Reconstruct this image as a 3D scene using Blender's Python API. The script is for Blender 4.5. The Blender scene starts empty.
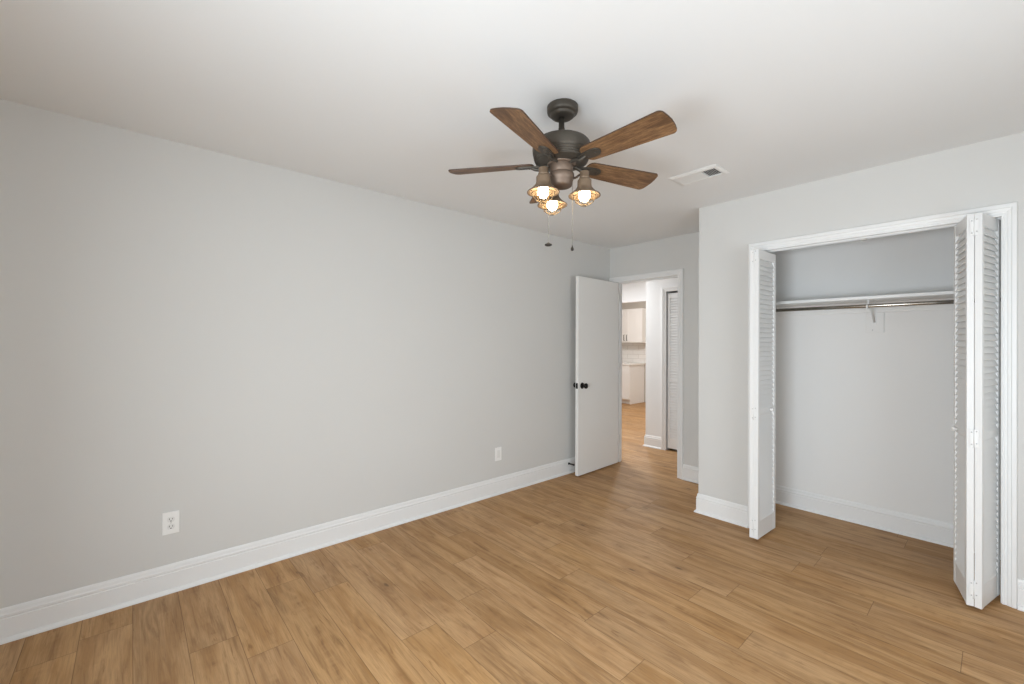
import bpy, bmesh, math, random
from mathutils import Vector, Matrix
random.seed(11)
R = math.radians
scene = bpy.context.scene
COL = scene.collection

# ------------------------------------------------------------------ camera
CAM_Z, F_PX, YAW, PITCH, ROLL = 1.3507, 429.64, 0.846357, 0.001986, 0.003261
cam_d = bpy.data.cameras.new('camera')
cam_d.sensor_width = 36.0
cam_d.lens = 36.0 * F_PX / 1024.0
cam_d.shift_y = 0.378 / 1024.0
cam_d.clip_start = 0.02
cam = bpy.data.objects.new('camera', cam_d)
COL.objects.link(cam)
ct, st = math.cos(YAW), math.sin(YAW)
F0, R0, U0 = Vector((-st, ct, 0)), Vector((ct, st, 0)), Vector((0, 0, 1))
F1 = F0 * math.cos(PITCH) + U0 * math.sin(PITCH)
U1 = -F0 * math.sin(PITCH) + U0 * math.cos(PITCH)
R2 = R0 * math.cos(ROLL) + U1 * math.sin(ROLL)
U2 = -R0 * math.sin(ROLL) + U1 * math.cos(ROLL)
cam.matrix_world = Matrix(((R2.x, U2.x, -F1.x, 0), (R2.y, U2.y, -F1.y, 0), (R2.z, U2.z, -F1.z, CAM_Z), (0, 0, 0, 1)))
scene.camera = cam

# ------------------------------------------------------------------ world, light, exposure
scene.view_settings.view_transform = 'Standard'
scene.view_settings.look = 'None'
scene.view_settings.exposure = 0.0
scene.view_settings.gamma = 1.0
scene.view_settings.use_curve_mapping = False
scene.cycles.max_bounces = 12
scene.cycles.diffuse_bounces = 8
scene.cycles.sample_clamp_indirect = 6.0
scene.cycles.use_denoising = True
world = bpy.data.worlds.new('sky')
scene.world = world
world.use_nodes = True
bgn = world.node_tree.nodes['Background']
bgn.inputs[0].default_value = (0.80, 0.90, 1.0, 1)
bgn.inputs[1].default_value = 1.0


def area(name, loc, target, sx, sy, power, color, spread=180):
    d = bpy.data.lights.new(name, 'AREA')
    d.shape = 'RECTANGLE'
    d.size, d.size_y = sx, sy
    d.energy = power
    d.color = color
    d.spread = R(spread)
    o = bpy.data.objects.new(name, d)
    COL.objects.link(o)
    o.location = loc
    o.rotation_euler = (Vector(target) - Vector(loc)).to_track_quat('-Z', 'Y').to_euler()
    return o


# daylight through the window behind the camera, lamps of the hall and kitchen
area('daylight', (-0.42, -0.90, 1.08), (-0.42, 3.0, 1.08), 0.84, 0.95, 104, (0.862, 0.93, 1.0))
area('side_fill', (1.08, 1.20, 1.12), (-3.0, 1.20, 1.12), 1.65, 1.15, 37, (0.862, 0.93, 1.0))  # added fill for the left wall, floor and ceiling, from no known window
area('hall_lamp', (-3.9, 4.85, 2.41), (-3.9, 4.85, 0), 0.5, 0.5, 46, (0.93, 0.96, 1.0))
kl = bpy.data.lights.new('kitchen_lamp', 'POINT')
kl.energy, kl.color, kl.shadow_soft_size = 54, (1.0, 0.97, 0.95), 0.14
klo = bpy.data.objects.new('kitchen_lamp', kl)
COL.objects.link(klo)
klo.location = (-4.5, 7.1, 2.05)

# ------------------------------------------------------------------ materials


def lin(c):
    return tuple(((v / 255) / 12.92 if v / 255 <= 0.04045 else ((v / 255 + 0.055) / 1.055) ** 2.4) for v in c) + (1.0,)


def mat(name, color, rough=0.5, metal=0.0, spec=0.5):
    m = bpy.data.materials.new(name)
    m.use_nodes = True
    b = m.node_tree.nodes['Principled BSDF']
    b.inputs['Base Color'].default_value = color
    b.inputs['Roughness'].default_value = rough
    b.inputs['Metallic'].default_value = metal
    b.inputs['Specular IOR Level'].default_value = spec
    return m


def N(m, kind, **kw):
    n = m.node_tree.nodes.new(kind)
    for k, v in kw.items():
        setattr(n, k, v)
    return n


def L(m, a, b):
    m.node_tree.links.new(a, b)


def painted(name, color, rough=0.6, bump=0.05, scale=220, vary=0.012, spec=0.35):
    """paint over a faintly rolled texture"""
    m = mat(name, color, rough, spec=spec)
    b = m.node_tree.nodes['Principled BSDF']
    tc = N(m, 'ShaderNodeTexCoord')
    n1 = N(m, 'ShaderNodeTexNoise')
    n1.inputs['Scale'].default_value = scale
    n1.inputs['Detail'].default_value = 3
    L(m, tc.outputs['Object'], n1.inputs['Vector'])
    bp = N(m, 'ShaderNodeBump')
    bp.inputs['Strength'].default_value = bump
    bp.inputs['Distance'].default_value = 0.002
    L(m, n1.outputs['Fac'], bp.inputs['Height'])
    L(m, bp.outputs['Normal'], b.inputs['Normal'])
    n2 = N(m, 'ShaderNodeTexNoise')
    n2.inputs['Scale'].default_value = 1.3
    L(m, tc.outputs['Object'], n2.inputs['Vector'])
    mx = N(m, 'ShaderNodeMix', data_type='RGBA')
    mx.inputs[6].default_value = tuple(c * (1 - vary) for c in color[:3]) + (1,)
    mx.inputs[7].default_value = tuple(c * (1 + vary) for c in color[:3]) + (1,)
    L(m, n2.outputs['Fac'], mx.inputs[0])
    L(m, mx.outputs[2], b.inputs['Base Color'])
    return m


M_WALL = painted('wall_paint', lin((208, 207, 204)), 0.75)
M_CLOSET = painted('closet_paint_lightened', lin((231, 230, 228)), 0.7)  # wall paint lightened in place of light missing inside the closet
M_CEIL = painted('ceiling_paint', lin((228, 229, 229)), 0.85, bump=0.08)
M_TRIM = painted('trim_paint', lin((229, 229, 228)), 0.38, bump=0.01)
M_DOOR = painted('door_paint', lin((232, 231, 228)), 0.42, bump=0.02)
M_KWALL = painted('kitchen_wall_paint', lin((200, 193, 184)), 0.75)
M_HWALL = painted('hall_wall_paint', lin((226, 226, 225)), 0.7)
M_CAB = painted('cabinet_paint', lin((238, 238, 236)), 0.35, bump=0.01)
M_PLATE = mat('white_plastic', lin((238, 238, 236)), 0.3)
M_PLATE2 = mat('white_plastic_insert', lin((226, 226, 224)), 0.3)
M_SLOT = mat('dark_slot', lin((40, 38, 36)), 0.6)
M_SCREW = mat('screw_metal', lin((186, 186, 184)), 0.45, 0.3)
M_HINGE = painted('hinge_paint', lin((222, 221, 217)), 0.35, bump=0.0)
M_CHROME = mat('rod_chrome', lin((168, 163, 154)), 0.22, 1.0)
M_BLACK = mat('black_hardware', lin((22, 20, 19)), 0.35, 0.6)
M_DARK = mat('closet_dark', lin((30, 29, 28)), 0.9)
M_COUNTER = painted('quartz_counter', lin((236, 235, 232)), 0.2, bump=0.0)
M_VENT = mat('vent_white', lin((226, 226, 224)), 0.6)
M_VENTBACK = mat('vent_throat', lin((105, 105, 104)), 0.8)
M_STRIP = mat('alum_strip', lin((215, 212, 206)), 0.35, 0.4)


def bronze(name, c, rough, metal=0.75):
    m = mat(name, c, rough, metal)
    b = m.node_tree.nodes['Principled BSDF']
    tc = N(m, 'ShaderNodeTexCoord')
    n1 = N(m, 'ShaderNodeTexNoise')
    n1.inputs['Scale'].default_value = 28
    n1.inputs['Detail'].default_value = 4
    L(m, tc.outputs['Object'], n1.inputs['Vector'])
    mr = N(m, 'ShaderNodeMapRange')
    mr.inputs[3].default_value = rough - 0.07
    mr.inputs[4].default_value = rough + 0.09
    L(m, n1.outputs['Fac'], mr.inputs[0])
    L(m, mr.outputs[0], b.inputs['Roughness'])
    return m


M_BRONZE = bronze('oil_rubbed_bronze', lin((82, 76, 68)), 0.5, 0.5)
M_BRONZE2 = bronze('brushed_bronze', lin((122, 104, 90)), 0.52, 0.5)
M_SHADE = mat('shade_bronze', lin((124, 104, 84)), 0.55, 0.2)
M_CAGE = bronze('cage_wire', lin((120, 98, 70)), 0.6, 0.1)
M_CHAIN = mat('chain_metal', lin((150, 146, 138)), 0.35, 0.9)
M_PEND = bronze('pendant_dark', lin((52, 46, 40)), 0.5, 0.4)

M_BULB = bpy.data.materials.new('lit_bulb')
M_BULB.use_nodes = True
nt = M_BULB.node_tree
nt.nodes.remove(nt.nodes['Principled BSDF'])
em = N(M_BULB, 'ShaderNodeEmission')
em.inputs[0].default_value = (1.0, 0.84, 0.58, 1)
em.inputs[1].default_value = 27
L(M_BULB, em.outputs[0], nt.nodes['Material Output'].inputs[0])


def clear(name, tint, gloss):
    m = bpy.data.materials.new(name)
    m.use_nodes = True
    t = m.node_tree
    t.nodes.remove(t.nodes['Principled BSDF'])
    a = N(m, 'ShaderNodeBsdfTransparent')
    a.inputs[0].default_value = tint
    g = N(m, 'ShaderNodeBsdfGlossy')
    g.inputs['Roughness'].default_value = 0.03
    mx = N(m, 'ShaderNodeMixShader')
    mx.inputs[0].default_value = gloss
    L(m, a.outputs[0], mx.inputs[1])
    L(m, g.outputs[0], mx.inputs[2])
    L(m, mx.outputs[0], t.nodes['Material Output'].inputs[0])
    return m


M_PANE = clear('window_glass', (0.97, 0.98, 0.98, 1), 0.05)
M_JAR = clear('lamp_glass', (0.98, 0.97, 0.95, 1), 0.004)


def math_n(m, op, a, b=None, c=None):
    n = N(m, 'ShaderNodeMath', operation=op)
    for i, v in enumerate((a, b, c)):
        if v is None:
            continue
        if isinstance(v, (int, float)):
            n.inputs[i].default_value = v
        else:
            L(m, v, n.inputs[i])
    return n.outputs[0]


def mixc(m, fac, a, b, mode='MIX'):
    n = N(m, 'ShaderNodeMix', data_type='RGBA', blend_type=mode)
    for i, v in ((0, fac), (6, a), (7, b)):
        if isinstance(v, (int, float)):
            n.inputs[i].default_value = v
        elif isinstance(v, tuple):
            n.inputs[i].default_value = v
        else:
            L(m, v, n.inputs[i])
    return n.outputs[2]


def noise(m, vec, scale=1.0, detail=4, rough=0.55, dist=0.0):
    n = N(m, 'ShaderNodeTexNoise')
    n.inputs['Scale'].default_value = scale
    n.inputs['Detail'].default_value = detail
    n.inputs['Roughness'].default_value = rough
    n.inputs['Distortion'].default_value = dist
    L(m, vec, n.inputs['Vector'])
    return n.outputs['Fac']


def ramp(m, v, lo, hi, a=0.0, b=1.0):
    n = N(m, 'ShaderNodeMapRange', interpolation_type='SMOOTHSTEP')
    L(m, v, n.inputs[0])
    for i, x in enumerate((lo, hi, a, b)):
        n.inputs[i + 1].default_value = x
    return n.outputs[0]


def vmul(m, vec, s):
    n = N(m, 'ShaderNodeVectorMath', operation='MULTIPLY')
    L(m, vec, n.inputs[0])
    n.inputs[1].default_value = s
    return n.outputs[0]


def oak_floor():
    m = mat('oak_plank', (0.5, 0.3, 0.15, 1), 0.42, spec=0.28)
    b = m.node_tree.nodes['Principled BSDF']
    uv = N(m, 'ShaderNodeUVMap', uv_map='grain').outputs[0]
    eg = N(m, 'ShaderNodeUVMap', uv_map='edge').outputs[0]
    tone = N(m, 'ShaderNodeAttribute', attribute_name='tone')
    sep = N(m, 'ShaderNodeSeparateXYZ')
    L(m, tone.outputs['Vector'], sep.inputs[0])
    broad = noise(m, vmul(m, uv, (1.5, 11, 1)), 1, 4, 0.55, 1.0)
    streak = noise(m, vmul(m, uv, (2.3, 32, 1)), 1, 6, 0.65, 1.2)
    fine = noise(m, vmul(m, uv, (7, 190, 1)), 1, 4, 0.65)
    warp = noise(m, vmul(m, uv, (1.3, 5.5, 1)), 1, 2, 0.5)
    # growth rings: bands that bend along the plank
    sx = N(m, 'ShaderNodeSeparateXYZ')
    L(m, uv, sx.inputs[0])
    ph = math_n(m, 'ADD', math_n(m, 'MULTIPLY', sx.outputs[1], 150.0), math_n(m, 'MULTIPLY', warp, 62.0))
    ring = math_n(m, 'MULTIPLY_ADD', math_n(m, 'SINE', ph), 0.5, 0.5)
    ring = math_n(m, 'MULTIPLY', ring, ramp(m, warp, 0.50, 0.70))
    c = mixc(m, ramp(m, broad, 0.36, 0.68), lin((190, 151, 106)), lin((166, 125, 79)))
    c = mixc(m, ramp(m, streak, 0.47, 0.73, 0, 0.66), c, lin((124, 88, 50)))
    c = mixc(m, math_n(m, 'MULTIPLY', ring, 0.36), c, lin((118, 86, 54)))
    c = mixc(m, ramp(m, fine, 0.38, 0.66, 0, 0.34), c, lin((138, 108, 80)))
    # dark heart streaks and knots
    hs = noise(m, vmul(m, uv, (3.0, 24, 1)), 1.0, 4, 0.6, 1.5)
    c = mixc(m, ramp(m, hs, 0.61, 0.73, 0, 0.58), c, lin((118, 82, 46)))
    vo = N(m, 'ShaderNodeTexVoronoi')
    vo.inputs['Scale'].default_value = 1.0
    wv = noise(m, vmul(m, uv, (9, 30, 1)), 1, 2, 0.5)
    L(m, vmul(m, uv, (2.6, 6.0, 1)), vo.inputs['Vector'])
    kd = math_n(m, 'ADD', vo.outputs['Distance'], math_n(m, 'MULTIPLY_ADD', wv, 0.10, -0.05))
    kn = ramp(m, kd, 0.015, 0.085, 0.75, 0.0)
    halo = ramp(m, kd, 0.06, 0.30, 0.30, 0.0)
    sc_ = N(m, 'ShaderNodeSeparateColor')
    L(m, vo.outputs['Color'], sc_.inputs[0])
    has = ramp(m, sc_.outputs[0], 0.45, 0.5)
    c = mixc(m, math_n(m, 'MULTIPLY', halo, has), c, lin((120, 84, 50)))
    c = mixc(m, math_n(m, 'MULTIPLY', kn, has), c, lin((84, 58, 36)))
    # dark heart line wandering along the middle of a plank
    eg0 = N(m, 'ShaderNodeSeparateXYZ')
    L(m, eg, eg0.inputs[0])
    wob = noise(m, vmul(m, uv, (0.9, 0.3, 1)), 1, 4, 0.5)
    off = math_n(m, 'ABSOLUTE', math_n(m, 'SUBTRACT', eg0.outputs[1], math_n(m, 'MULTIPLY_ADD', wob, 1.5, -0.25)))
    gate = ramp(m, noise(m, vmul(m, uv, (4.5, 0.7, 1)), 1, 4, 0.65), 0.44, 0.66)
    c = mixc(m, math_n(m, 'MULTIPLY', ramp(m, off, 0.0, 0.26, 0.36, 0.0), gate), c, lin((132, 90, 50)))
    thin = math_n(m, 'MULTIPLY', ramp(m, math_n(m, 'ADD', off, math_n(m, 'MULTIPLY_ADD', streak, 0.2, -0.1)), 0.0, 0.045, 0.38, 0.0), gate)
    c = mixc(m, thin, c, lin((92, 62, 36)))
    # plank to plank tone
    hs_ = N(m, 'ShaderNodeHueSaturation')
    hs_.inputs['Saturation'].default_value = 1.0
    L(m, c, hs_.inputs['Color'])
    L(m, ramp(m, sep.outputs[0], 0, 1, 0.98, 1.08), hs_.inputs['Value'])
    L(m, ramp(m, sep.outputs[1], 0, 1, 0.97, 1.03), hs_.inputs['Saturation'])
    # narrow bevel at the plank edge (edge map holds metres to the nearest long / short edge)
    se = N(m, 'ShaderNodeSeparateXYZ')
    L(m, eg, se.inputs[0])
    ed = math_n(m, 'MINIMUM', math_n(m, 'SUBTRACT', 0.5, math_n(m, 'ABSOLUTE', se.outputs[0])), math_n(m, 'SUBTRACT', 0.5, math_n(m, 'ABSOLUTE', se.outputs[1])))
    long_ = math_n(m, 'MULTIPLY', math_n(m, 'SUBTRACT', 0.5, math_n(m, 'ABSOLUTE', math_n(m, 'SUBTRACT', se.outputs[1], 0.5))), 0.1825)
    short = math_n(m, 'MULTIPLY', math_n(m, 'SUBTRACT', 0.5, math_n(m, 'ABSOLUTE', math_n(m, 'SUBTRACT', se.outputs[0], 0.5))), 1.2)
    ed = math_n(m, 'MINIMUM', long_, short)
    c = mixc(m, ramp(m, ed, 0.0006, 0.0019, 0.65, 0.0), hs_.outputs[0], lin((92, 66, 42)))
    L(m, c, b.inputs['Base Color'])
    L(m, ramp(m, fine, 0.3, 0.8, 0.50, 0.62), b.inputs['Roughness'])
    bp = N(m, 'ShaderNodeBump')
    bp.inputs['Strength'].default_value = 0.12
    bp.inputs['Distance'].default_value = 0.001
    L(m, fine, bp.inputs['Height'])
    L(m, bp.outputs[0], b.inputs['Normal'])
    return m


def blade_wood():
    m = mat('barn_wood', (0.2, 0.1, 0.05, 1), 0.5, spec=0.35)
    b = m.node_tree.nodes['Principled BSDF']
    uv = N(m, 'ShaderNodeUVMap', uv_map='grain').outputs[0]
    a = noise(m, vmul(m, uv, (5, 60, 1)), 1, 5, 0.6, 0.8)
    f = noise(m, vmul(m, uv, (26, 330, 1)), 1, 3, 0.65)
    s = noise(m, vmul(m, uv, (3, 24, 1)), 1, 2, 0.5, 1.2)
    c = mixc(m, ramp(m, a, 0.34, 0.66), lin((146, 112, 78)), lin((110, 80, 54)))
    c = mixc(m, ramp(m, f, 0.40, 0.64, 0, 0.75), c, lin((74, 52, 36)))
    c = mixc(m, ramp(m, s, 0.56, 0.66, 0, 0.6), c, lin((74, 52, 36)))
    L(m, c, b.inputs['Base Color'])
    return m


def tile_mat():
    m = mat('subway_tile', (0.8, 0.8, 0.8, 1), 0.18)
    b = m.node_tree.nodes['Principled BSDF']
    tc = N(m, 'ShaderNodeTexCoord')
    mp = N(m, 'ShaderNodeMapping')
    mp.inputs['Rotation'].default_value = (R(-90), 0, 0)
    L(m, tc.outputs['Object'], mp.inputs[0])
    br = N(m, 'ShaderNodeTexBrick')
    br.inputs['Scale'].default_value = 1.0
    br.inputs['Brick Width'].default_value = 0.30
    br.inputs['Row Height'].default_value = 0.10
    br.inputs['Mortar Size'].default_value = 0.004
    br.inputs['Color1'].default_value = lin((238, 237, 234))
    br.inputs['Color2'].default_value = lin((232, 231, 228))
    br.inputs['Mortar'].default_value = lin((208, 205, 200))
    L(m, mp.outputs[0], br.inputs['Vector'])
    L(m, br.outputs['Color'], b.inputs['Base Color'])
    return m


M_FLOOR = oak_floor()
M_BLADE = blade_wood()
M_BLADE_EDGE = mat('blade_edge', lin((70, 48, 32)), 0.55)
M_TILE = tile_mat()

# ------------------------------------------------------------------ mesh helpers


class MB:
    def __init__(s):
        s.v, s.f, s.sm, s.mi = [], [], [], []

    def add(s, verts, faces, smooth=False, mi=0):
        o = len(s.v)
        s.v += [tuple(v) for v in verts]
        for f in faces:
            s.f.append([o + i for i in f])
            s.sm.append(smooth)
            s.mi.append(mi)
        return s

    def box(s, x0, x1, y0, y1, z0, z1, bev=0.0, mtx=None, mi=0):
        bm = bmesh.new()
        bmesh.ops.create_cube(bm, size=1)
        for v in bm.verts:
            v.co = Vector(((x0 + x1) / 2 + v.co.x * (x1 - x0), (y0 + y1) / 2 + v.co.y * (y1 - y0), (z0 + z1) / 2 + v.co.z * (z1 - z0)))
        if bev > 0:
            bmesh.ops.bevel(bm, geom=list(bm.edges), offset=bev, segments=2, affect='EDGES', profile=0.5)
        bm.verts.index_update()
        vs = [(mtx @ v.co) if mtx else v.co.copy() for v in bm.verts]
        s.add(vs, [[v.index for v in f.verts] for f in bm.faces], False, mi)
        bm.free()
        return s

    def lathe(s, prof, center=(0, 0), seg=40, cap0=True, cap1=True, mtx=None, smooth=True, mi=0):
        n = len(prof)
        vs = []
        for i in range(seg):
            a = 2 * math.pi * i / seg
            for r, z in prof:
                p = Vector((center[0] + r * math.cos(a), center[1] + r * math.sin(a), z))
                vs.append(mtx @ p if mtx else p)
        fs = []
        for i in range(seg):
            j = (i + 1) % seg
            for k in range(n - 1):
                fs.append([i * n + k, j * n + k, j * n + k + 1, i * n + k + 1])
        s.add(vs, fs, smooth, mi)
        if cap0 and prof[0][0] > 1e-5:
            s.add([vs[i * n] for i in range(seg)], [list(range(seg))[::-1]], False, mi)
        if cap1 and prof[-1][0] > 1e-5:
            s.add([vs[i * n + n - 1] for i in range(seg)], [list(range(seg))], False, mi)
        return s

    def tube(s, pts, r, seg=10, closed=False, mi=0):
        pts = [Vector(p) for p in pts]
        n = len(pts)
        rs = r if isinstance(r, (list, tuple)) else [r] * n
        vs, up = [], None
        for i, p in enumerate(pts):
            if closed:
                t = pts[(i + 1) % n] - pts[i - 1]
            else:
                t = pts[min(i + 1, n - 1)] - pts[max(i - 1, 0)]
            t.normalize()
            if up is None:
                up = Vector((0, 0, 1)) if abs(t.z) < 0.9 else Vector((1, 0, 0))
            a = (up - t * up.dot(t)).normalized()
            up = a
            b = t.cross(a)
            for k in range(seg):
                w = 2 * math.pi * k / seg
                vs.append(p + (a * math.cos(w) + b * math.sin(w)) * rs[i])
        fs = []
        for i in range(n if closed else n - 1):
            j = (i + 1) % n
            for k in range(seg):
                l = (k + 1) % seg
                fs.append([i * seg + k, i * seg + l, j * seg + l, j * seg + k])
        s.add(vs, fs, True, mi)
        if not closed:
            s.add(vs[:seg], [list(range(seg))[::-1]], False, mi)
            s.add(vs[-seg:], [list(range(seg))], False, mi)
        return s

    def prism(s, poly, z0, z1, mtx=None, mi=0, mi_side=None):
        n = len(poly)
        vs = [Vector((x, y, z0)) for x, y in poly] + [Vector((x, y, z1)) for x, y in poly]
        if mtx:
            vs = [mtx @ v for v in vs]
        s.add(vs, [list(range(n))[::-1], list(range(n, 2 * n))], False, mi)
        s.add(vs, [[i, (i + 1) % n, n + (i + 1) % n, n + i] for i in range(n)], False, mi if mi_side is None else mi_side)
        return s

    def build(s, name, mats, parent=None, offset=None):
        me = bpy.data.meshes.new(name)
        off = Vector(offset) if offset else Vector((0, 0, 0))
        me.from_pydata([tuple(Vector(v) - off) for v in s.v], [], s.f)
        for m in (mats if isinstance(mats, (list, tuple)) else [mats]):
            me.materials.append(m)
        for p, sm, mi in zip(me.polygons, s.sm, s.mi):
            p.use_smooth = sm
            p.material_index = mi
        bm = bmesh.new()
        bm.from_mesh(me)
        bmesh.ops.remove_doubles(bm, verts=bm.verts, dist=1e-6)
        bmesh.ops.recalc_face_normals(bm, faces=bm.faces)
        bm.to_mesh(me)
        bm.free()
        o = bpy.data.objects.new(name, me)
        COL.objects.link(o)
        if offset:
            o.location = off
        if parent:
            o.parent = parent
        return o


def empty(name, loc, rz=0.0):
    o = bpy.data.objects.new(name, None)
    COL.objects.link(o)
    o.location = loc
    o.rotation_euler = (0, 0, rz)
    return o


def tag(o, label=None, cat=None, group=None, kind=None):
    for k, v in (('label', label), ('category', cat), ('group', group), ('kind', kind)):
        if v:
            o[k] = v
    return o


def struct(o, label=None, cat=None):
    return tag(o, label, cat, kind='structure')


def sbox(name, m, *boxes, label=None, cat=None, bev=0.0):
    b = MB()
    for q in boxes:
        b.box(*q, bev=bev)
    return struct(b.build(name, m), label, cat)


# ------------------------------------------------------------------ room shell
H = 2.44
XL, YD, YC, YB = -2.965, 4.126, 3.411, 4.118        # left wall, door wall, closet wall, closet back
XN = -1.590                                          # side of the door nook
XR, YS = 0.90, -0.72                                 # right wall, wall behind the camera
WX0, WX1, WZ0, WZ1 = -0.92, 0.08, 0.53, 1.64        # window behind the camera
VY0, VY1 = 0.30, 2.10                                # added window in the right wall, for the side fill


def build_floor():
    rows = {-2: -2.66, -1: -1.55, 0: -1.75, 1: -2.32, 2: -2.12, 3: -2.65, 4: -2.44, 5: -1.79, 6: -1.56, 7: -1.87, 8: -2.20, 9: -2.53,
            10: -1.66, 11: -1.96, 12: -2.28, 13: -0.96, 14: -2.50, 15: -1.63, 16: -2.01, 17: -0.74, 18: -1.95, 19: -2.55, 20: -1.25, 21: -0.41}
    W, LEN, y0 = 0.1825, 1.2, 0.0085
    rnd = random.Random(4)
    vs, fs, uv, eg, tone = [], [], [], [], []
    for k in range(-6, 50):
        j = rows.get(k, rnd.uniform(-2.6, -1.4))
        x = j
        while x > -7.3:
            x -= LEN
        ya, yb = y0 + k * W, y0 + (k + 1) * W
        if yb < YS - 0.15 or ya > 9.0:
            continue
        while x < XR + 0.2:
            o = len(vs)
            vs += [(x, ya, 0), (x + LEN, ya, 0), (x + LEN, yb, 0), (x, yb, 0)]
            fs.append([o, o + 1, o + 2, o + 3])
            a, b = rnd.uniform(0, 60), rnd.uniform(0, 60)
            sgn = rnd.choice((-1, 1))
            uv += [(a, b), (a + sgn * LEN, b), (a + sgn * LEN, b + W), (a, b + W)]
            eg += [(0, 0), (1, 0), (1, 1), (0, 1)]
            tone.append((rnd.random(), rnd.random(), rnd.random()))
            x += LEN
    me = bpy.data.meshes.new('floor')
    me.from_pydata(vs, [], fs)
    u1, u2 = me.uv_layers.new(name='grain'), me.uv_layers.new(name='edge')
    for i in range(len(uv)):
        u1.data[i].uv = uv[i]
        u2.data[i].uv = eg[i]
    at = me.attributes.new('tone', 'FLOAT_VECTOR', 'FACE')
    for i, t in enumerate(tone):
        at.data[i].vector = t
    me.materials.append(M_FLOOR)
    o = bpy.data.objects.new('floor', me)
    COL.objects.link(o)
    return struct(o, 'honey oak plank floor running through bedroom, closet and hall', 'floor')


build_floor()
sbox('subfloor_slab', M_DARK, (-7.3, XR + .2, YS - .2, 9.1, -0.12, -0.004))
sbox('ceiling', M_CEIL, (-7.3, XR + .2, YS - .2, 9.1, H, H + .1), label='flat off white painted ceiling above the whole room', cat='ceiling')
sbox('wall_left', M_WALL, (XL - .11, XL, YS - .12, YD, 0, H), label='long plain light grey wall with two outlet plates', cat='wall')
sbox('wall_back', M_WALL, (XL, WX0, YS - .12, YS, 0, H), (WX1, XR + .12, YS - .12, YS, 0, H), (WX0, WX1, YS - .12, YS, 0, WZ0), (WX0, WX1, YS - .12, YS, WZ1, H))
sbox('wall_right', M_WALL, (XR, XR + .12, YS, VY0, 0, H), (XR, XR + .12, VY1, YC + .9, 0, H), (XR, XR + .12, VY0, VY1, 0, .50), (XR, XR + .12, VY0, VY1, 1.74, H))
# closet front wall with its opening, nook side wall, closet walls
CX0, CX1, CZ = -1.153, 0.012, 2.029
sbox('wall_closet', M_WALL, (XN, CX0 - .018, YC, YC + .11, 0, H), (CX1 + .018, XR, YC, YC + .11, 0, H), (CX0 - .018, CX1 + .018, YC, YC + .11, CZ + .018, H),
     label='light grey wall around the closet opening', cat='wall')
sbox('wall_nook', M_WALL, (XN, XN + .10, YC + .11, YD, 0, H))
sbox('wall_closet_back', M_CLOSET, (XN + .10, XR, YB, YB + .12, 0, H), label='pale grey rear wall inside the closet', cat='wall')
# door wall
DX0, DX1, DZ = -2.872, -2.140, 2.045
sbox('wall_door', M_WALL, (-7.3, DX0 - .018, YD, YD + .11, 0, H), (DX1 + .018, XN + .10, YD, YD + .11, 0, H), (DX0 - .018, DX1 + .018, YD, YD + .11, DZ + .018, H),
     label='light grey wall in the nook around the bedroom doorway', cat='wall')
# hall and kitchen
HX, HY = -3.076, 5.08
HC0, HC1, HCZ = -2.786, -1.80, 2.012
sbox('wall_hall', M_HWALL, (HX, HC0 - .015, HY, HY + .11, 0, H), (HC1 + .015, 0, HY, HY + .11, 0, H), (HC0 - .015, HC1 + .015, HY, HY + .11, HCZ + .015, H),
     label='pale hall wall beyond the doorway with a corner end', cat='wall')
sbox('wall_hall_end', M_HWALL, (-0.6, -0.5, YD + .11, HY, 0, H))
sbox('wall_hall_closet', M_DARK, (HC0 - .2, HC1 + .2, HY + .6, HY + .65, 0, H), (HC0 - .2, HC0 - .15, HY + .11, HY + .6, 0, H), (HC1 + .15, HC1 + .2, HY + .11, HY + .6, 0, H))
sbox('wall_kitchen_header', M_HWALL, (-7.3, -2.98, 6.10, 6.21, 2.029, H), label='white header over the opening to the kitchen', cat='wall')
sbox('wall_kitchen_right', M_KWALL, (-2.98, -2.87, HY + .11, 9.0, 0, H))
sbox('wall_kitchen_back', M_KWALL, (-7.3, -2.87, 8.87, 9.0, 0, H), label='beige grey kitchen wall above the white cupboards', cat='wall')
sbox('wall_kitchen_left', M_KWALL, (-7.3, -7.2, YD + .11, 8.87, 0, H))
sbox('wall_backsplash', M_TILE, (-6.9, -4.6, 8.855, 8.87, 0.90, 1.42), label='white tiled backsplash between counter and upper cupboards', cat='wall')

# ------------------------------------------------------------------ baseboards
BP = [(0, 0), (.026, 0), (.026, .006), (.023, .013), (.018, .018), (.013, .020), (.013, .104), (.0105, .107), (.0105, .110), (.013, .113), (.013, .122), (.0095, .126), (.0085, .132),
      (.008, .140), (.006, .147), (.003, .151), (0, .151)]


def baseboard(name, p0, p1, nrm, m0=0, m1=0, m=M_TRIM):
    """profile swept from p0 to p1; m = +1 outside corner, -1 inside corner, 0 square end"""
    p0, p1, nrm = Vector(p0).to_3d(), Vector(p1).to_3d(), Vector(nrm).to_3d()
    d = (p1 - p0).normalized()
    n = len(BP)
    vs = [p0 + nrm * t - d * (m0 * t) + Vector((0, 0, z + .0005)) for t, z in BP] + [p1 + nrm * t + d * (m1 * t) + Vector((0, 0, z + .0005)) for t, z in BP]
    b = MB().add(vs, [[i, (i + 1) % n, n + (i + 1) % n, n + i] for i in range(n)] + [list(range(n))[::-1], list(range(n, 2 * n))])
    return struct(b.build(name, m))


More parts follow.
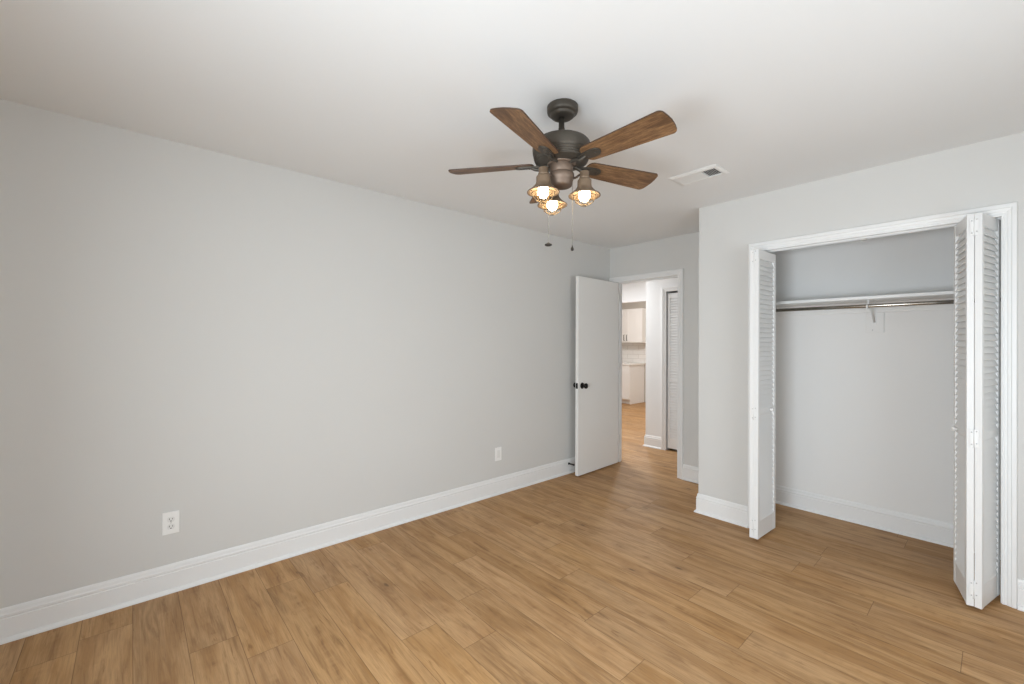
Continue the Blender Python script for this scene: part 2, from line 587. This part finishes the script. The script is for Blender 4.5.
baseboard('baseboard_left', (XL, YS), (XL, YD), (1, 0), -1, -1)
baseboard('baseboard_back', (XL, YS), (XR, YS), (0, 1), -1, -1)
baseboard('baseboard_right', (XR, YS), (XR, YC), (-1, 0), -1, -1)
baseboard('baseboard_closet', (XN, YC), (CX0 - .0615, YC), (0, -1), 1, 0)
baseboard('baseboard_closet_right', (CX1 + .0565, YC), (XR, YC), (0, -1), 0, -1)
baseboard('baseboard_nook', (XN, YC), (XN, YD), (-1, 0), 1, -1)
baseboard('baseboard_door', (DX1 + .0605, YD), (XN, YD), (0, -1), 0, -1)
baseboard('baseboard_closet_back', (XN + .10, YB), (XR, YB), (0, -1), -1, -1)
baseboard('baseboard_closet_side', (XN + .10, YC + .11), (XN + .10, YB), (1, 0), 0, -1)
baseboard('baseboard_hall', (HX, HY), (HC0 - .0605, HY), (0, -1), 1, 0)
baseboard('baseboard_hall_corner', (HX, HY), (HX, HY + .11), (-1, 0), 1, 0)
baseboard('baseboard_kitchen', (-5.36, 8.87), (-2.98, 8.87), (0, -1), 0, 0)

# ------------------------------------------------------------------ casings (trim) and jambs


def casing(name, x0, x1, zt, y, w, prof, lw=None, rw=None):
    """profile (u across, t out) carried up the left leg, over the head and down the right leg with mitres; faces -y"""
    b = MB()
    lw, rw = lw or w, rw or w
    n = len(prof)
    st_ = []
    for (sx, zz) in ((0, 0), (0, 1), (1, 1), (1, 0)):
        ring = []
        for u, t in prof:
            uu = u * w
            x = (x0 - u * lw) if sx == 0 else (x1 + u * rw)
            z = 0.0005 if zz == 0 else zt + uu
            ring.append(Vector((x, y - t, z)))
        st_.append(ring)
    for a, c in zip(st_[:-1], st_[1:]):
        vs = a + c
        b.add(vs, [[i, (i + 1) % n, n + (i + 1) % n, n + i] for i in range(n)])
    b.add(st_[0], [list(range(n))])
    b.add(st_[-1], [list(range(n))])
    return struct(b.build(name, M_TRIM))


CP = [(0, 0), (0, .009), (.10, .011), (.16, .011), (.20, .009), (.34, .010), (.40, .013), (.60, .015), (.66, .019), (.94, .019), (1, .016), (1, 0)]
o = casing('trim_1', CX0 - .004, CX1 + .004, CZ - .006, YC, .062, CP, lw=.059, rw=.0515)
struct(o, 'white stepped casing around the closet opening', 'door casing')
o = casing('trim_2', DX0 - .003, DX1 + .003, DZ - .002, YD, .0585, CP, lw=.087)
struct(o, 'white stepped casing around the bedroom doorway', 'door casing')
o = casing('trim_3', HC0, HC1, HCZ, HY, .060, CP)
struct(o, 'white casing around the hall closet opening', 'door casing')


def jamb(name, x0, x1, zt, y0, y1, t=.018):
    return sbox(name, M_TRIM, (x0 - t, x0, y0, y1, 0, zt), (x1, x1 + t, y0, y1, 0, zt), (x0 - t, x1 + t, y0, y1, zt, zt + t))


jamb('trim_closet_jamb', CX0, CX1, CZ, YC, YC + .11)
jamb('trim_door_jamb', DX0, DX1, DZ, YD, YD + .11)
jamb('trim_hall_jamb', HC0, HC1, HCZ, HY, HY + .11, .014)
sbox('trim_door_stop', M_TRIM, (DX1 - .011, DX1, YD + .045, YD + .08, 0, DZ), (DX0, DX0 + .011, YD + .045, YD + .08, 0, DZ), (DX0 + .011, DX1 - .011, YD + .045, YD + .08, DZ - .011, DZ))

# window behind the camera, and an added one at right for the fill


def window(name, horizontal, a0, a1, z0, z1, w0, w1):
    root = empty(name, ((a0 + a1) / 2, (w0 + w1) / 2, z0) if horizontal else ((w0 + w1) / 2, (a0 + a1) / 2, z0))
    struct(root)
    off = root.location.copy()

    def q(b, p0, p1, q0, q1, r0, r1):
        if horizontal:
            b.box(p0, p1, q0, q1, r0, r1)
        else:
            b.box(q0, q1, p0, p1, r0, r1)
    b = MB()
    zm = (z0 + z1) / 2
    for (p0, p1, r0, r1) in ((a0, a0 + .05, z0, z1), (a1 - .05, a1, z0, z1), (a0 + .05, a1 - .05, z0, z0 + .05), (a0 + .05, a1 - .05, z1 - .05, z1), (a0 + .05, a1 - .05, zm - .02, zm + .02)):
        q(b, p0, p1, w0, w1, r0, r1)
    f = b.build('window_frame', M_TRIM, root)
    f.location = -off
    b = MB()
    q(b, a0 + .05, a1 - .05, (w0 + w1) / 2 - .002, (w0 + w1) / 2 + .002, z0 + .05, z1 - .05)
    p = b.build('pane', M_PANE, root)
    p.location = -off


window('window_1', True, WX0, WX1, WZ0, WZ1, YS - .09, YS - .03)
window('window_fill', False, VY0, VY1, .50, 1.74, XR + .03, XR + .09)  # unseen, added to go with the side fill

# ------------------------------------------------------------------ bedroom door (open against the left wall)


def build_door():
    hinge = Vector((-2.868, 4.104, 0))
    root = empty('door_1', hinge)
    struct(root, 'white flat slab bedroom door standing open near the left wall, black knob', 'door')
    far = Vector((-2.8365, 3.371, 0))
    d = (far - hinge).normalized()
    rz = math.atan2(d.y, d.x)
    root.rotation_euler = (0, 0, rz)      # local +x runs from hinge to free edge, local +y is the visible face (+X side)
    wid = (far - hinge).length
    b = MB().box(0.004, wid, 0.0, 0.036, 0.012, 2.032, bev=.0015)
    b.build('door_leaf', M_DOOR, root)
    kx, kz = wid - .062, 0.921
    for s, y0 in ((1, .036), (-1, 0.0)):
        mt = Matrix.Translation((kx, y0, kz)) @ Matrix.Rotation(R(-90 * s), 4, 'X')
        k = MB().lathe([(0, .001), (.031, .001), (.032, .004), (.029, .008), (.014, .010), (.0115, .013), (.0115, .030), (.018, .034), (.026, .041), (.028, .050), (.025, .058), (.016, .063), (0, .064)], seg=28, mtx=mt)
        tag(k.build('knob', M_BLACK, root), 'black round door knob with rosette')
    lp = MB().box(wid - .0005, wid + .0012, .006, .030, kz - .028, kz + .028)
    lp.build('latch_plate', M_BLACK, root)
    for hz in (.22, 1.05, 1.82):
        hb = MB().lathe([(0, hz), (.006, hz), (.006, hz + .09), (0, hz + .09)], center=(0.0, .038), seg=12)
        hb.build('hinge', M_HINGE, root)


build_door()

# door stop on the baseboard
root = empty('door_stop', (XL + .0135, 3.405, .103))
tag(root, 'small dark spring door stop on the left baseboard behind the open door', 'door stop')
b = MB()
b.lathe([(0, 0), (.012, 0), (.012, .004), (.006, .006), (0, .006)], seg=18, mtx=Matrix.Rotation(R(90), 4, 'Y'))
b.build('mount', M_BLACK, root)
b = MB()
pts = [(.006 + .056 * i / 120, .0055 * math.cos(i * .6), .0055 * math.sin(i * .6)) for i in range(121)]
b.tube(pts, .0015, 6)
b.build('spring', M_BLACK, root)
b = MB().lathe([(0, .061), (.008, .061), (.009, .066), (.008, .074), (0, .076)], seg=18, mtx=Matrix.Rotation(R(90), 4, 'Y'))
b.build('tip', M_BLACK, root)

# ------------------------------------------------------------------ louvered bifold doors


def louver_panel(wid, z0, z1, thick=.027, side=1):
    """panel in local coords: x 0..wid (0 = hinge between panels), y 0..thick; the louvres slope down towards y = thick when side = 1"""
    b = MB()
    st_w = .030
    rails = [(z0, z0 + .125), (.866, .908), (z1 - .062, z1)]
    bev = .0015
    b.box(0, st_w, 0, thick, z0, z1, bev=bev)
    b.box(wid - st_w, wid, 0, thick, z0, z1, bev=bev)
    for r0, r1 in rails:
        b.box(st_w, wid - st_w, .002, thick - .002, r0, r1)
    s = MB()
    for za, zb in ((rails[0][1], rails[1][0]), (rails[1][1], rails[2][0])):
        n = int(round((zb - za) / .0335))
        p = (zb - za) / n
        for i in range(n):
            zc = za + (i + .5) * p
            mt = Matrix.Translation((0, thick / 2, zc)) @ Matrix.Rotation(R(-68 * side), 4, 'X')
            s.box(st_w - .004, wid - st_w + .004, -.0262, .0262, -.0040, .0040, mtx=mt)
    return b, s


def bifold(name, label, panels, hinge_xy, knob=None, z0=.018, z1=2.008):
    """panels: list of (hinge-side point, far point, visible-face side)"""
    root = empty(name, (hinge_xy[0], hinge_xy[1], 0))
    tag(root, label, 'closet door', kind='thing')
    for (p, q, face, kn) in panels:
        p, q = Vector(p).to_3d(), Vector(q).to_3d()
        d = q - p
        rz = math.atan2(d.y, d.x)
        wid = d.length
        b, s = louver_panel(wid, z0, z1, side=1 if face > 0 else -1)
        pn = b.build('panel', M_TRIM, root)
        pn.location = p - Vector((hinge_xy[0], hinge_xy[1], 0))
        pn.rotation_euler = (0, 0, rz)
        sl = s.build('louvers', M_TRIM, pn)
        if kn:
            yk = .027 if face > 0 else 0.0
            mt = Matrix.Translation((kn, yk, .886)) @ Matrix.Rotation(R(-90 if face > 0 else 90), 4, 'X')
            k = MB().lathe([(0, 0), (.008, 0), (.007, .006), (.011, .011), (.014, .017), (.011, .022), (0, .024)], seg=20, mtx=mt)
            tag(k.build('knob', M_TRIM, pn), 'small white round knob')
    return root


# right pair: visible outer faces on both sides of the fold, folded edge towards the room
HP = Vector((-.0785, 3.205))
r_root = bifold('bifold_closet_door', 'white louvered bifold door folded at the right side of the closet opening, outlet block to its left',
                [((-.0784, 3.2140), (-.1380, 3.492), 1, .20), ((-.0509, 3.2065), (.0100, 3.476), -1, None)], HP, z1=2.0175)
l_root = bifold('bifold_closet_door', 'white louvered bifold door folded at the left side of the closet opening beside the nook corner',
                [((-1.108, 3.2), (-1.120, 3.492), -1, None), ((-1.081, 3.2), (-1.067, 3.503), -1, .20)], Vector((-1.106, 3.2)), z1=1.999)
tag(l_root, 'white louvered bifold door folded at the end of the closet nearest the bedroom doorway')
tag(r_root, 'white louvered bifold door folded at the closet end farthest from the bedroom doorway')


def hinges(root, x, y, w, zs=(1.952, .875, .108)):
    for z in zs:
        b = MB()
        b.box(x - w, x + w, y - .0010, y, z - .045, z + .045, bev=.0004)
        b.tube([(x, y - .0012, z - .046), (x, y - .0012, z + .046)], .0024, 10)
        h = b.build('hinge', M_TRIM, root)
        h.location = -root.location
        for sx in (-.55, .55):
            for dz in (-.032, .030):
                mt = Matrix.Translation((x + sx * w, y - .0010, z + dz + (.006 if sx > 0 else 0))) @ Matrix.Rotation(R(90), 4, 'X')
                MB().lathe([(0, 0), (.0034, 0), (.0026, .0010), (0, .0010)], seg=10, mtx=mt).build('screw', M_SCREW, h)


hinges(r_root, -.0785, 3.2062, .016)
hinges(l_root, -1.1080, 3.1995, .016)

# track under the closet head
b = MB()
b.box(CX0, CX1, 3.452, 3.4545, CZ - .010, CZ - .0005)
b.box(CX0, CX1, 3.4775, 3.480, CZ - .010, CZ - .0005)
b.box(CX0, CX1, 3.4545, 3.4775, CZ - .003, CZ - .0005)
root = empty('bifold_track', ((CX0 + CX1) / 2, 3.466, CZ))
tag(root, 'white metal bifold door track under the head of the closet opening', 'track')
p = b.build('channel', M_TRIM, root)
p.location = -root.location
b = MB().box(-.575, -.545, 3.450, 3.482, CZ - .019, CZ - .0105, bev=.002)
p = b.build('snap_catch', M_STRIP, root)
p.location = -root.location

# ------------------------------------------------------------------ closet shelf, rod, bracket
CLX0, CLX1 = XN + .10, XR
root = empty('closet_shelf', (-.5, YB, 1.66))
tag(root, 'long white shelf board across the rear of the closet', 'shelf')
b = MB().box(CLX0 + .001, CLX1 - .001, 3.815, YB - .0005, 1.664, 1.686, bev=.002)
p = b.build('board', M_TRIM, root)
p.location = -root.location
b = MB().box(CLX0 + .001, CLX1 - .001, YB - .019, YB - .0005, 1.586, 1.6635, bev=.0015)
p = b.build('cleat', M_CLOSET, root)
p.location = -root.location
b = MB().tube([(CLX0 + .002, 3.835, 1.619), (-.62, 3.835, 1.6175), (CLX1 - .002, 3.835, 1.619)], .0125, 18)
ro = b.build('closet_rod', M_CHROME)
tag(ro, 'shiny metal hanging rod under the white closet shelf', 'clothes rod')
root = empty('rod_bracket', (-.600, YB, 1.5))
tag(root, 'white metal bracket hooked under the closet rod at mid shelf', 'bracket')
b = MB()
b.box(-.612, -.588, YB - .024, YB - .0195, 1.500, 1.6635, bev=.001)
b.box(-.612, -.588, 3.86, YB - .024, 1.6595, 1.6635, bev=.001)
p = b.build('plate', M_TRIM, root)
p.location = -root.location
b = MB()
b.tube([(-.600, YB - .026, 1.515), (-.600, 4.0, 1.575), (-.600, 3.90, 1.635), (-.600, 3.862, 1.655)], .006, 8)
p = b.build('brace', M_TRIM, root)
p.location = -root.location
b = MB()
b.tube([(-.600, 3.875, 1.655)] + [(-.600, 3.835 + .019 * math.cos(a), 1.6175 + .019 * math.sin(a)) for a in [R(40 - i * 22) for i in range(12)]], .0055, 8)
p = b.build('hook', M_TRIM, root)
p.location = -root.location
root = empty('backing_block', (-.598, YB, 1.51))
tag(root, 'square grey painted backing block on the closet wall behind the rod bracket', 'wall block')
b = MB().box(-.648, -.548, YB - .0190, YB - .0005, 1.438, 1.585, bev=.0015)
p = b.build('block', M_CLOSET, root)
p.location = -root.location
b = MB().lathe([(0, 0), (.004, 0), (.003, .001), (0, .001)], seg=10, mtx=Matrix.Translation((-.612, YB - .019, 1.457)) @ Matrix.Rotation(R(90), 4, 'X'))
p = b.build('screw', M_SCREW, root)
p.location = -root.location

# ------------------------------------------------------------------ outlets on the left wall


def plate_root(name, label, y, z, cat):
    root = empty(name, (XL + .0003, y, z))
    tag(root, label, cat)
    b = MB().box(0, .006, -.0365, .0365, -.0595, .0595, bev=.0025)
    b.build('plate', M_PLATE, root)
    return root


root = plate_root('wall_outlet', 'white duplex outlet with dark slots low on the grey wall, nearest the camera', .162, .374, 'outlet')
for s in (1, -1):
    zc = .0195 * s
    poly = []
    for i in range(28):
        a = 2 * math.pi * i / 28
        poly.append((.0165 * math.cos(a), max(-.0135, min(.0135, .0172 * math.sin(a)))))
    mt = Matrix.Translation((.006, 0, zc)) @ Matrix.Rotation(R(90), 4, 'Y') @ Matrix.Rotation(R(90), 4, 'Z')
    f = MB().prism(poly, 0, .0022, mtx=mt).build('receptacle', M_PLATE2, root)
    sl = MB()
    sl.box(.0080, .0086, -.0078, -.0054, zc - .002, zc + .0070)
    sl.box(.0080, .0086, .0054, .0078, zc - .001, zc + .0060)
    sl.lathe([(0, .0080), (.0029, .0080), (.0029, .0086), (0, .0086)], seg=12, mtx=Matrix.Translation((0, 0, zc - .0085)) @ Matrix.Rotation(R(90), 4, 'Y'))
    sl.build('slots', M_SLOT, f)
MB().lathe([(0, .006), (.0030, .006), (.0024, .0074), (0, .0076)], seg=12, mtx=Matrix.Rotation(R(90), 4, 'Y')).build('screw', M_SCREW, root)

root = plate_root('wall_plate', 'white wall plate with rectangular insert low on the grey wall, nearer the open door', 2.461, .359, 'wall plate')
MB().box(.006, .0085, -.0165, .0165, -.0335, .0335, bev=.001).build('insert', M_PLATE2, root)
for s in (1, -1):
    MB().lathe([(0, .006), (.0028, .006), (.0022, .0072), (0, .0074)], seg=12, mtx=Matrix.Translation((0, 0, .048 * s)) @ Matrix.Rotation(R(90), 4, 'Y')).build('screw', M_PLATE2, root)

# ------------------------------------------------------------------ ceiling register
VX0, VX1, VYa, VYb = -1.435, -1.128, 2.640, 2.835
root = empty('ceiling_vent', ((VX0 + VX1) / 2, (VYa + VYb) / 2, H))
tag(root, 'white rectangular air register with slats on the ceiling near the closet wall', 'vent')
ix0, ix1, iy0, iy1 = VX0 + .035, VX1 - .024, VYa + .034, VYb - .034
zt, zl = H - .0005, H - .011
ou = [(VX0, VYa), (VX1, VYa), (VX1, VYb), (VX0, VYb)]
md = [(VX0 + .018, VYa + .018), (VX1 - .014, VYa + .018), (VX1 - .014, VYb - .018), (VX0 + .018, VYb - .018)]
inn = [(ix0, iy0), (ix1, iy0), (ix1, iy1), (ix0, iy1)]
b = MB()
rings = [[Vector((x, y, z)) for x, y in q] for q, z in ((ou, zt), (ou, H - .004), (md, zl), (inn, zl), (inn, zt))]
for a, c in zip(rings[:-1], rings[1:]):
    b.add(a + c, [[i, (i + 1) % 4, 4 + (i + 1) % 4, 4 + i] for i in range(4)])
p = b.build('frame', M_VENT, root)
p.location = -root.location
b = MB().box(ix0, ix1, iy0, iy1, H - .0012, H - .0006)
p = b.build('throat', M_VENTBACK, root)
p.location = -root.location
xm0 = ix0 + (ix1 - ix0) * .64
b = MB()
n = 13
for i in range(n):
    xc = ix0 + (i + .5) * (xm0 - ix0) / n
    b.box(-.0085, .0085, iy0, iy1, -.0005, .0005, mtx=Matrix.Translation((xc, 0, H - .0075)) @ Matrix.Rotation(R(-20), 4, 'Y'))
p = b.build('slat_bank', M_VENT, root)
p.location = -root.location
b = MB()
n = 7
for i in range(n):
    xc = xm0 + .006 + (i + .5) * (ix1 - xm0 - .006) / n
    b.box(-.0042, .0042, iy0, iy1, -.0005, .0005, mtx=Matrix.Translation((xc, 0, H - .0065)) @ Matrix.Rotation(R(48), 4, 'Y'))
p = b.build('slat_bank', M_VENT, root)
p.location = -root.location
b = MB().box(xm0, xm0 + .005, iy0, iy1, H - .012, H - .0012)
p = b.build('divider', M_VENT, root)
p.location = -root.location

# ------------------------------------------------------------------ ceiling fan
FX, FY = -1.329, 1.476
FS = 1.0228
fan = empty('ceiling_fan', (FX, FY, H))
tag(fan, 'dark bronze ceiling fan with five brown wood blades and three lit caged lamps', 'ceiling fan')


def fpart(b, name, m, parent=fan, label=None):
    o = b.build(name, m, parent)
    if label:
        o['label'] = label
    return o


# everything below is in fan-local coordinates: z measured from the ceiling
def zz(z):
    return 1.3507 + (z - 1.3507) * FS - H


def rz_(prof):
    return [(r * FS, zz(z)) for r, z in prof]


b = MB().lathe([(r * 1.055, z - H) for r, z in ((.065, 2.4395), (.0672, 2.437), (.0672, 2.416), (.0655, 2.409), (.060, 2.404), (.054, 2.402), (.0525, 2.3995), (.051, 2.394), (.045, 2.389), (.036, 2.386), (.024, 2.385), (.014, 2.385))], center=(.0027, .0030), seg=48)
fpart(b, 'canopy', M_BRONZE)
b = MB().lathe([(r, z - H) for r, z in ((.013, 2.39), (.013, 2.340), (.0145, 2.338), (.0145, 2.330), (.018, 2.322), (.023, 2.314), (.025, 2.304))], seg=28)
fpart(b, 'downrod', M_BRONZE)
prof = [(.024, 2.310), (.03, 2.3085), (.06, 2.299), (.09, 2.288), (.110, 2.279), (.122, 2.272), (.1295, 2.263), (.133, 2.251), (.1335, 2.238), (.132, 2.222)]
z = 2.217
for i in range(4):                           # ribbed band round the lower half
    r = (.1305, .1285, .1255, .1215)[i]
    prof += [(r, z), (r - .0045, z - .0025), (r - .005, z - .0055), (r - .0015, z - .008)]
    z -= .0088
prof += [(.113, 2.181), (.102, 2.1765), (.085, 2.174), (.060, 2.1735)]
b = MB().lathe([(r, z - H) for r, z in prof], seg=64)
fpart(b, 'motor_housing', M_BRONZE)
b = MB().lathe(rz_([(.040, 2.1600), (.062, 2.1595), (.064, 2.158), (.064, 2.153), (.061, 2.151), (.050, 2.150)]), seg=48)
fpart(b, 'flywheel', M_BRONZE2)
b = MB().lathe(rz_([(.030, 2.162), (.050, 2.159), (.0515, 2.156), (.0515, 2.119), (.0495, 2.116), (.0495, 2.113), (.054, 2.112), (.0570, 2.108), (.0575, 2.094), (.0560, 2.088), (.0530, 2.084),
                    (.0515, 2.078), (.0495, 2.066), (.0465, 2.057), (.041, 2.0535), (.012, 2.0515), (0, 2.051)]), seg=48)
fpart(b, 'switch_housing', M_BRONZE2)

# blades
PIT, A0 = R(-13.55), R(-70.65)
r0, r1, w0, w1 = .129, .528, .0510, .0688


def arc(cx, cy, rad, a0, a1, n=7):
    return [(cx + rad * math.cos(R(a0 + (a1 - a0) * i / n)), cy + rad * math.sin(R(a0 + (a1 - a0) * i / n))) for i in range(n + 1)]


outline = []
ct_, cr = .022, .030
outline += arc(r0 + cr, -w0 + cr, cr, 180, 270)
outline += arc(r1 - ct_, -w1 + ct_, ct_, 270, 352)
outline += [(r1 + .007 - .007 * (y / (w1 - ct_)) ** 2, y) for y in [(-w1 + ct_) * .6, 0, (w1 - ct_) * .6]]
outline += arc(r1 - ct_, w1 - ct_, ct_, 8, 90)
outline += arc(r0 + cr, w0 - cr, cr, 90, 180)


def make_blade():
    b = MB().prism(outline, -.003, .003, mi=0, mi_side=1)
    o = b.build('blade', [M_BLADE, M_BLADE_EDGE], fan)
    uv = o.data.uv_layers.new(name='grain')
    for p in o.data.polygons:
        for li in p.loop_indices:
            v = o.data.vertices[o.data.loops[li].vertex_index].co
            uv.data[li].uv = (v.x + (4 if v.z > 0 else 0), v.y)
    # iron: pad screwed under the blade, necked arm curving in to the flywheel
    k = MB()
    pad = arc(.215 - .022, -.0, .022, -80, 80, 9) + [(.168, .0245), (.140, .0215), (.112, .013), (.100, .009)] + [(.100, -.009), (.112, -.013), (.140, -.0215), (.168, -.0245)]
    k.prism(pad, -.0105, -.0032)
    for sx, sy in ((.150, .012), (.150, -.012), (.192, 0)):
        k.lathe([(0, -.0135), (.004, -.0125), (.005, -.0105), (0, -.0105)], center=(sx, sy), seg=12)
    ir = k.build('blade_iron', M_BRONZE, o)
    return o


def arm_curve():
    # in blade-local axes before pitch; flat curved bar from flywheel edge to pad
    pts = [(.056, 0, -.006), (.076, 0, -.006), (.095, .0, -.012), (.108, 0, -.019), (.122, 0, -.016), (.140, 0, -.0085)]
    return pts


proto = make_blade()
ka = MB()
ka.tube(arm_curve(), [.009, .009, .0085, .008, .008, .007], 10)
iron = proto.children[0]
# join the arm into the iron mesh
me = iron.data
bm = bmesh.new()
bm.from_mesh(me)
tmp = bpy.data.meshes.new('arm_tmp')
tmp.from_pydata([tuple(v) for v in ka.v], [], ka.f)
for p in tmp.polygons:
    p.use_smooth = True
bm.from_mesh(tmp)
bmesh.ops.recalc_face_normals(bm, faces=bm.faces)
bm.to_mesh(me)
bm.free()
bpy.data.meshes.remove(tmp)
for i in range(5):
    if i == 0:
        o = proto
    else:
        o = proto.copy()
        COL.objects.link(o)
        o.parent = fan
        for ch in list(proto.children):
            c = ch.copy()
            COL.objects.link(c)
            c.parent = o
    o.matrix_local = Matrix.Translation((0, 0, 2.176 - H)) @ Matrix.Rotation(A0 + i * R(72), 4, 'Z') @ Matrix.Rotation(PIT, 4, 'X')

# lamps of the light kit
BR = 2.005                                   # brim height
lamp0 = None


def make_lamp():
    sh = MB().lathe([(r, z) for r, z in ((.0225, .071), (.0285, .069), (.0305, .065), (.0305, .046), (.033, .036), (.040, .026), (.050, .016), (.060, .008), (.068, .003), (.0705, 0), (.0700, -.003),
                                         (.067, -.002), (.058, .0055), (.048, .0135), (.038, .0235), (.0305, .036), (.0285, .046), (.0285, .061), (.010, .065))], seg=44, cap0=False, cap1=False)
    s = sh.build('lamp_shade', M_SHADE, fan)
    so = MB().lathe([(r, z) for r, z in ((.019, .106), (.0205, .104), (.0205, .082), (.023, .080), (.023, .074), (.006, .072))], seg=28)
    so.build('lamp_socket', M_SHADE, s)
    gl = MB().lathe([(r, z) for r, z in ((.030, .034), (.035, .020), (.038, .004), (.0375, -.010), (.033, -.024), (.024, -.035), (.012, -.041), (0, -.042))], seg=28)
    gl.build('lamp_glass', M_JAR, s)
    bu = MB().lathe([(r, z) for r, z in ((.011, .060), (.012, .044), (.017, .030), (.0235, .014), (.0255, .000), (.0235, -.012), (.016, -.022), (.006, -.0265), (0, -.027))], seg=24)
    tag(bu.build('bulb', M_BULB, s), 'glowing warm light bulb')
    cg = MB()
    rad = [(.050, .010), (.049, -.002), (.046, -.014), (.038, -.028), (.024, -.040), (.010, -.0455), (0, -.047)]
    for q in range(3):
        a = math.pi * q / 3 + .3
        pa = [(r * math.cos(a), r * math.sin(a), z) for r, z in rad]
        pb = [(-r * math.cos(a), -r * math.sin(a), z) for r, z in rad[:-1]][::-1]
        cg.tube(pa + pb, .0017, 6)
    for rr, z_ in ((.0485, -.004), (.039, -.027)):
        cg.tube([(rr * math.cos(t), rr * math.sin(t), z_) for t in [2 * math.pi * i / 32 for i in range(32)]], .0017, 6, closed=True)
    cg.build('wire_cage', M_CAGE, s)
    return s


RHO = .107
lamp0 = make_lamp()
LAMP_R = (.1145, .1055, .108)
for i, ang in enumerate((268.0, 31.5, 155.7)):
    if i == 0:
        s = lamp0
    else:
        s = lamp0.copy()
        COL.objects.link(s)
        s.parent = fan
        for ch in list(lamp0.children):
            c = ch.copy()
            COL.objects.link(c)
            c.parent = s
    s.matrix_local = Matrix.Translation((LAMP_R[i] * math.cos(R(ang)), LAMP_R[i] * math.sin(R(ang)), zz(BR))) @ Matrix.Rotation(R(ang), 4, 'Z') @ Matrix.Scale(FS, 4)
    # arm: leaves the fitter, dips and rises to the top of the socket
    arm = MB()
    arm.tube([Vector((-RHO + .054, 0, .086)), Vector((-RHO + .063, 0, .082)), Vector((-RHO + .074, 0, .086)), Vector((-RHO + .080, 0, .091)), Vector((-.012, 0, .096))], .0052, 10)
    arm.build('lamp_arm', M_BRONZE2, s)

# pull chains


def chain(ang, rad, zt, zb, name, pend):
    x, y = rad * math.cos(R(ang)), rad * math.sin(R(ang))
    b = MB()
    n = int((zt - zb) / .0048)
    b.tube([(x, y, zz(zb)), (x, y, zz(zt))], .0007, 6)
    for i in range(n):
        zc = zb + (i + .5) * (zt - zb) / n
        b.lathe([(0, zz(zc - .0017)), (.0015, zz(zc - .0008)), (.0015, zz(zc + .0008)), (0, zz(zc + .0017))], center=(x, y), seg=6)
    b.tube([(x * .88, y * .88, zz(zt)), (x, y, zz(zt + .001)), (x, y, zz(zt - .004))], .0022, 8)
    c = fpart(b, name, M_CHAIN)
    q = MB().lathe([(r, zz(zb + z)) for r, z in pend], center=(x, y), seg=24)
    tag(q.build('chain_pendant', M_PEND, c), 'small dark metal pendant')


DISC = [(0, .004), (.003, .0035), (.006, .000), (.014, -.003), (.0175, -.006), (.0165, -.010), (.009, -.013), (0, -.014)]
DROP = [(0, .006), (.0025, .004), (.003, -.002), (.0065, -.009), (.0078, -.014), (.006, -.019), (0, -.021)]
chain(205, .062, 2.098, 1.806, 'pull_chain', DISC)
chain(72, .059, 2.128, 1.792, 'pull_chain', DROP)

# ------------------------------------------------------------------ hall closet: louvered bifold seen through the doorway
root = empty('bifold_closet_door', (HC0 + .001, HY + .014, 0))
tag(root, 'closed white louvered door in the hall beyond the open bedroom doorway', 'closet door', kind='thing')
for k in range(2):
    wid = .465
    b, s = louver_panel(wid, .030, 1.990, side=-1)
    pn = b.build('panel', M_TRIM, root)
    pn.location = (.012 + k * (wid + .004), 0, 0)
    s.build('louvers', M_TRIM, pn)

# ------------------------------------------------------------------ kitchen cupboards


def shaker(b, x0, x1, z0, z1, y, t=.019, rail=.055):
    """door or drawer front facing -y with a recessed middle"""
    b.box(x0, x0 + rail, y - t, y, z0, z1)
    b.box(x1 - rail, x1, y - t, y, z0, z1)
    b.box(x0 + rail, x1 - rail, y - t, y, z0, z0 + rail)
    b.box(x0 + rail, x1 - rail, y - t, y, z1 - rail, z1)
    b.box(x0 + rail, x1 - rail, y - t + .008, y, z0 + rail, z1 - rail)


def pull(parent, x, z0, z1, y, loc, horizontal=False):
    b = MB()
    if horizontal:
        b.tube([(z0, y, x), (z0, y - .026, x), (z1, y - .026, x), (z1, y, x)], .006, 8)
    else:
        b.tube([(x, y, z0), (x, y - .026, z0), (x, y - .026, z1), (x, y, z1)], .006, 8)
    o = b.build('handle', M_BLACK, parent)
    return o


UF = 8.52
root = empty('upper_cabinet', (-5.66, 8.87, 1.372))
tag(root, 'white two door wall cupboard over the kitchen tiles seen through the doorway', 'cabinet')
off = -root.location
b = MB().box(-6.075, -5.245, UF, 8.8695, 1.372, 2.142)
p = b.build('body', M_CAB, root)
p.location = off
for x0, x1, hx in ((-6.073, -5.662, -5.697), (-5.658, -5.247, -5.623)):
    b = MB()
    shaker(b, x0, x1, 1.376, 2.138, UF - .001)
    p = b.build('door', M_CAB, root)
    p.location = off
    pull(p, hx, 1.42, 1.55, UF - .02, off)

root = empty('base_cabinet', (-5.7, 8.55, 0))
tag(root, 'white base cupboard with one drawer under the kitchen counter', 'cabinet')
off = -root.location
BX0, BX1, BF = -6.02, -5.40, 8.27
b = MB().box(BX0, BX1, BF, 8.8545, .10, .868).box(BX0, BX1 - .019, BF + .07, 8.8545, .001, .10).box(BX1 - .019, BX1, BF + .02, 8.8545, .001, .10)
p = b.build('body', M_CAB, root)
p.location = off
b = MB()
shaker(b, BX0 + .003, BX1 - .003, .700, .862, BF - .001, rail=.045)
p = b.build('drawer', M_CAB, root)
p.location = off
b = MB()
shaker(b, BX0 + .003, BX1 - .003, .108, .692, BF - .001)
p = b.build('door', M_CAB, root)
p.location = off
b = MB().box(-6.6, -5.372, 8.235, 8.8545, .8685, .905, bev=.003)
o = b.build('countertop', M_COUNTER)
tag(o, 'white stone counter slab over the base cupboard in the kitchen', 'countertop')
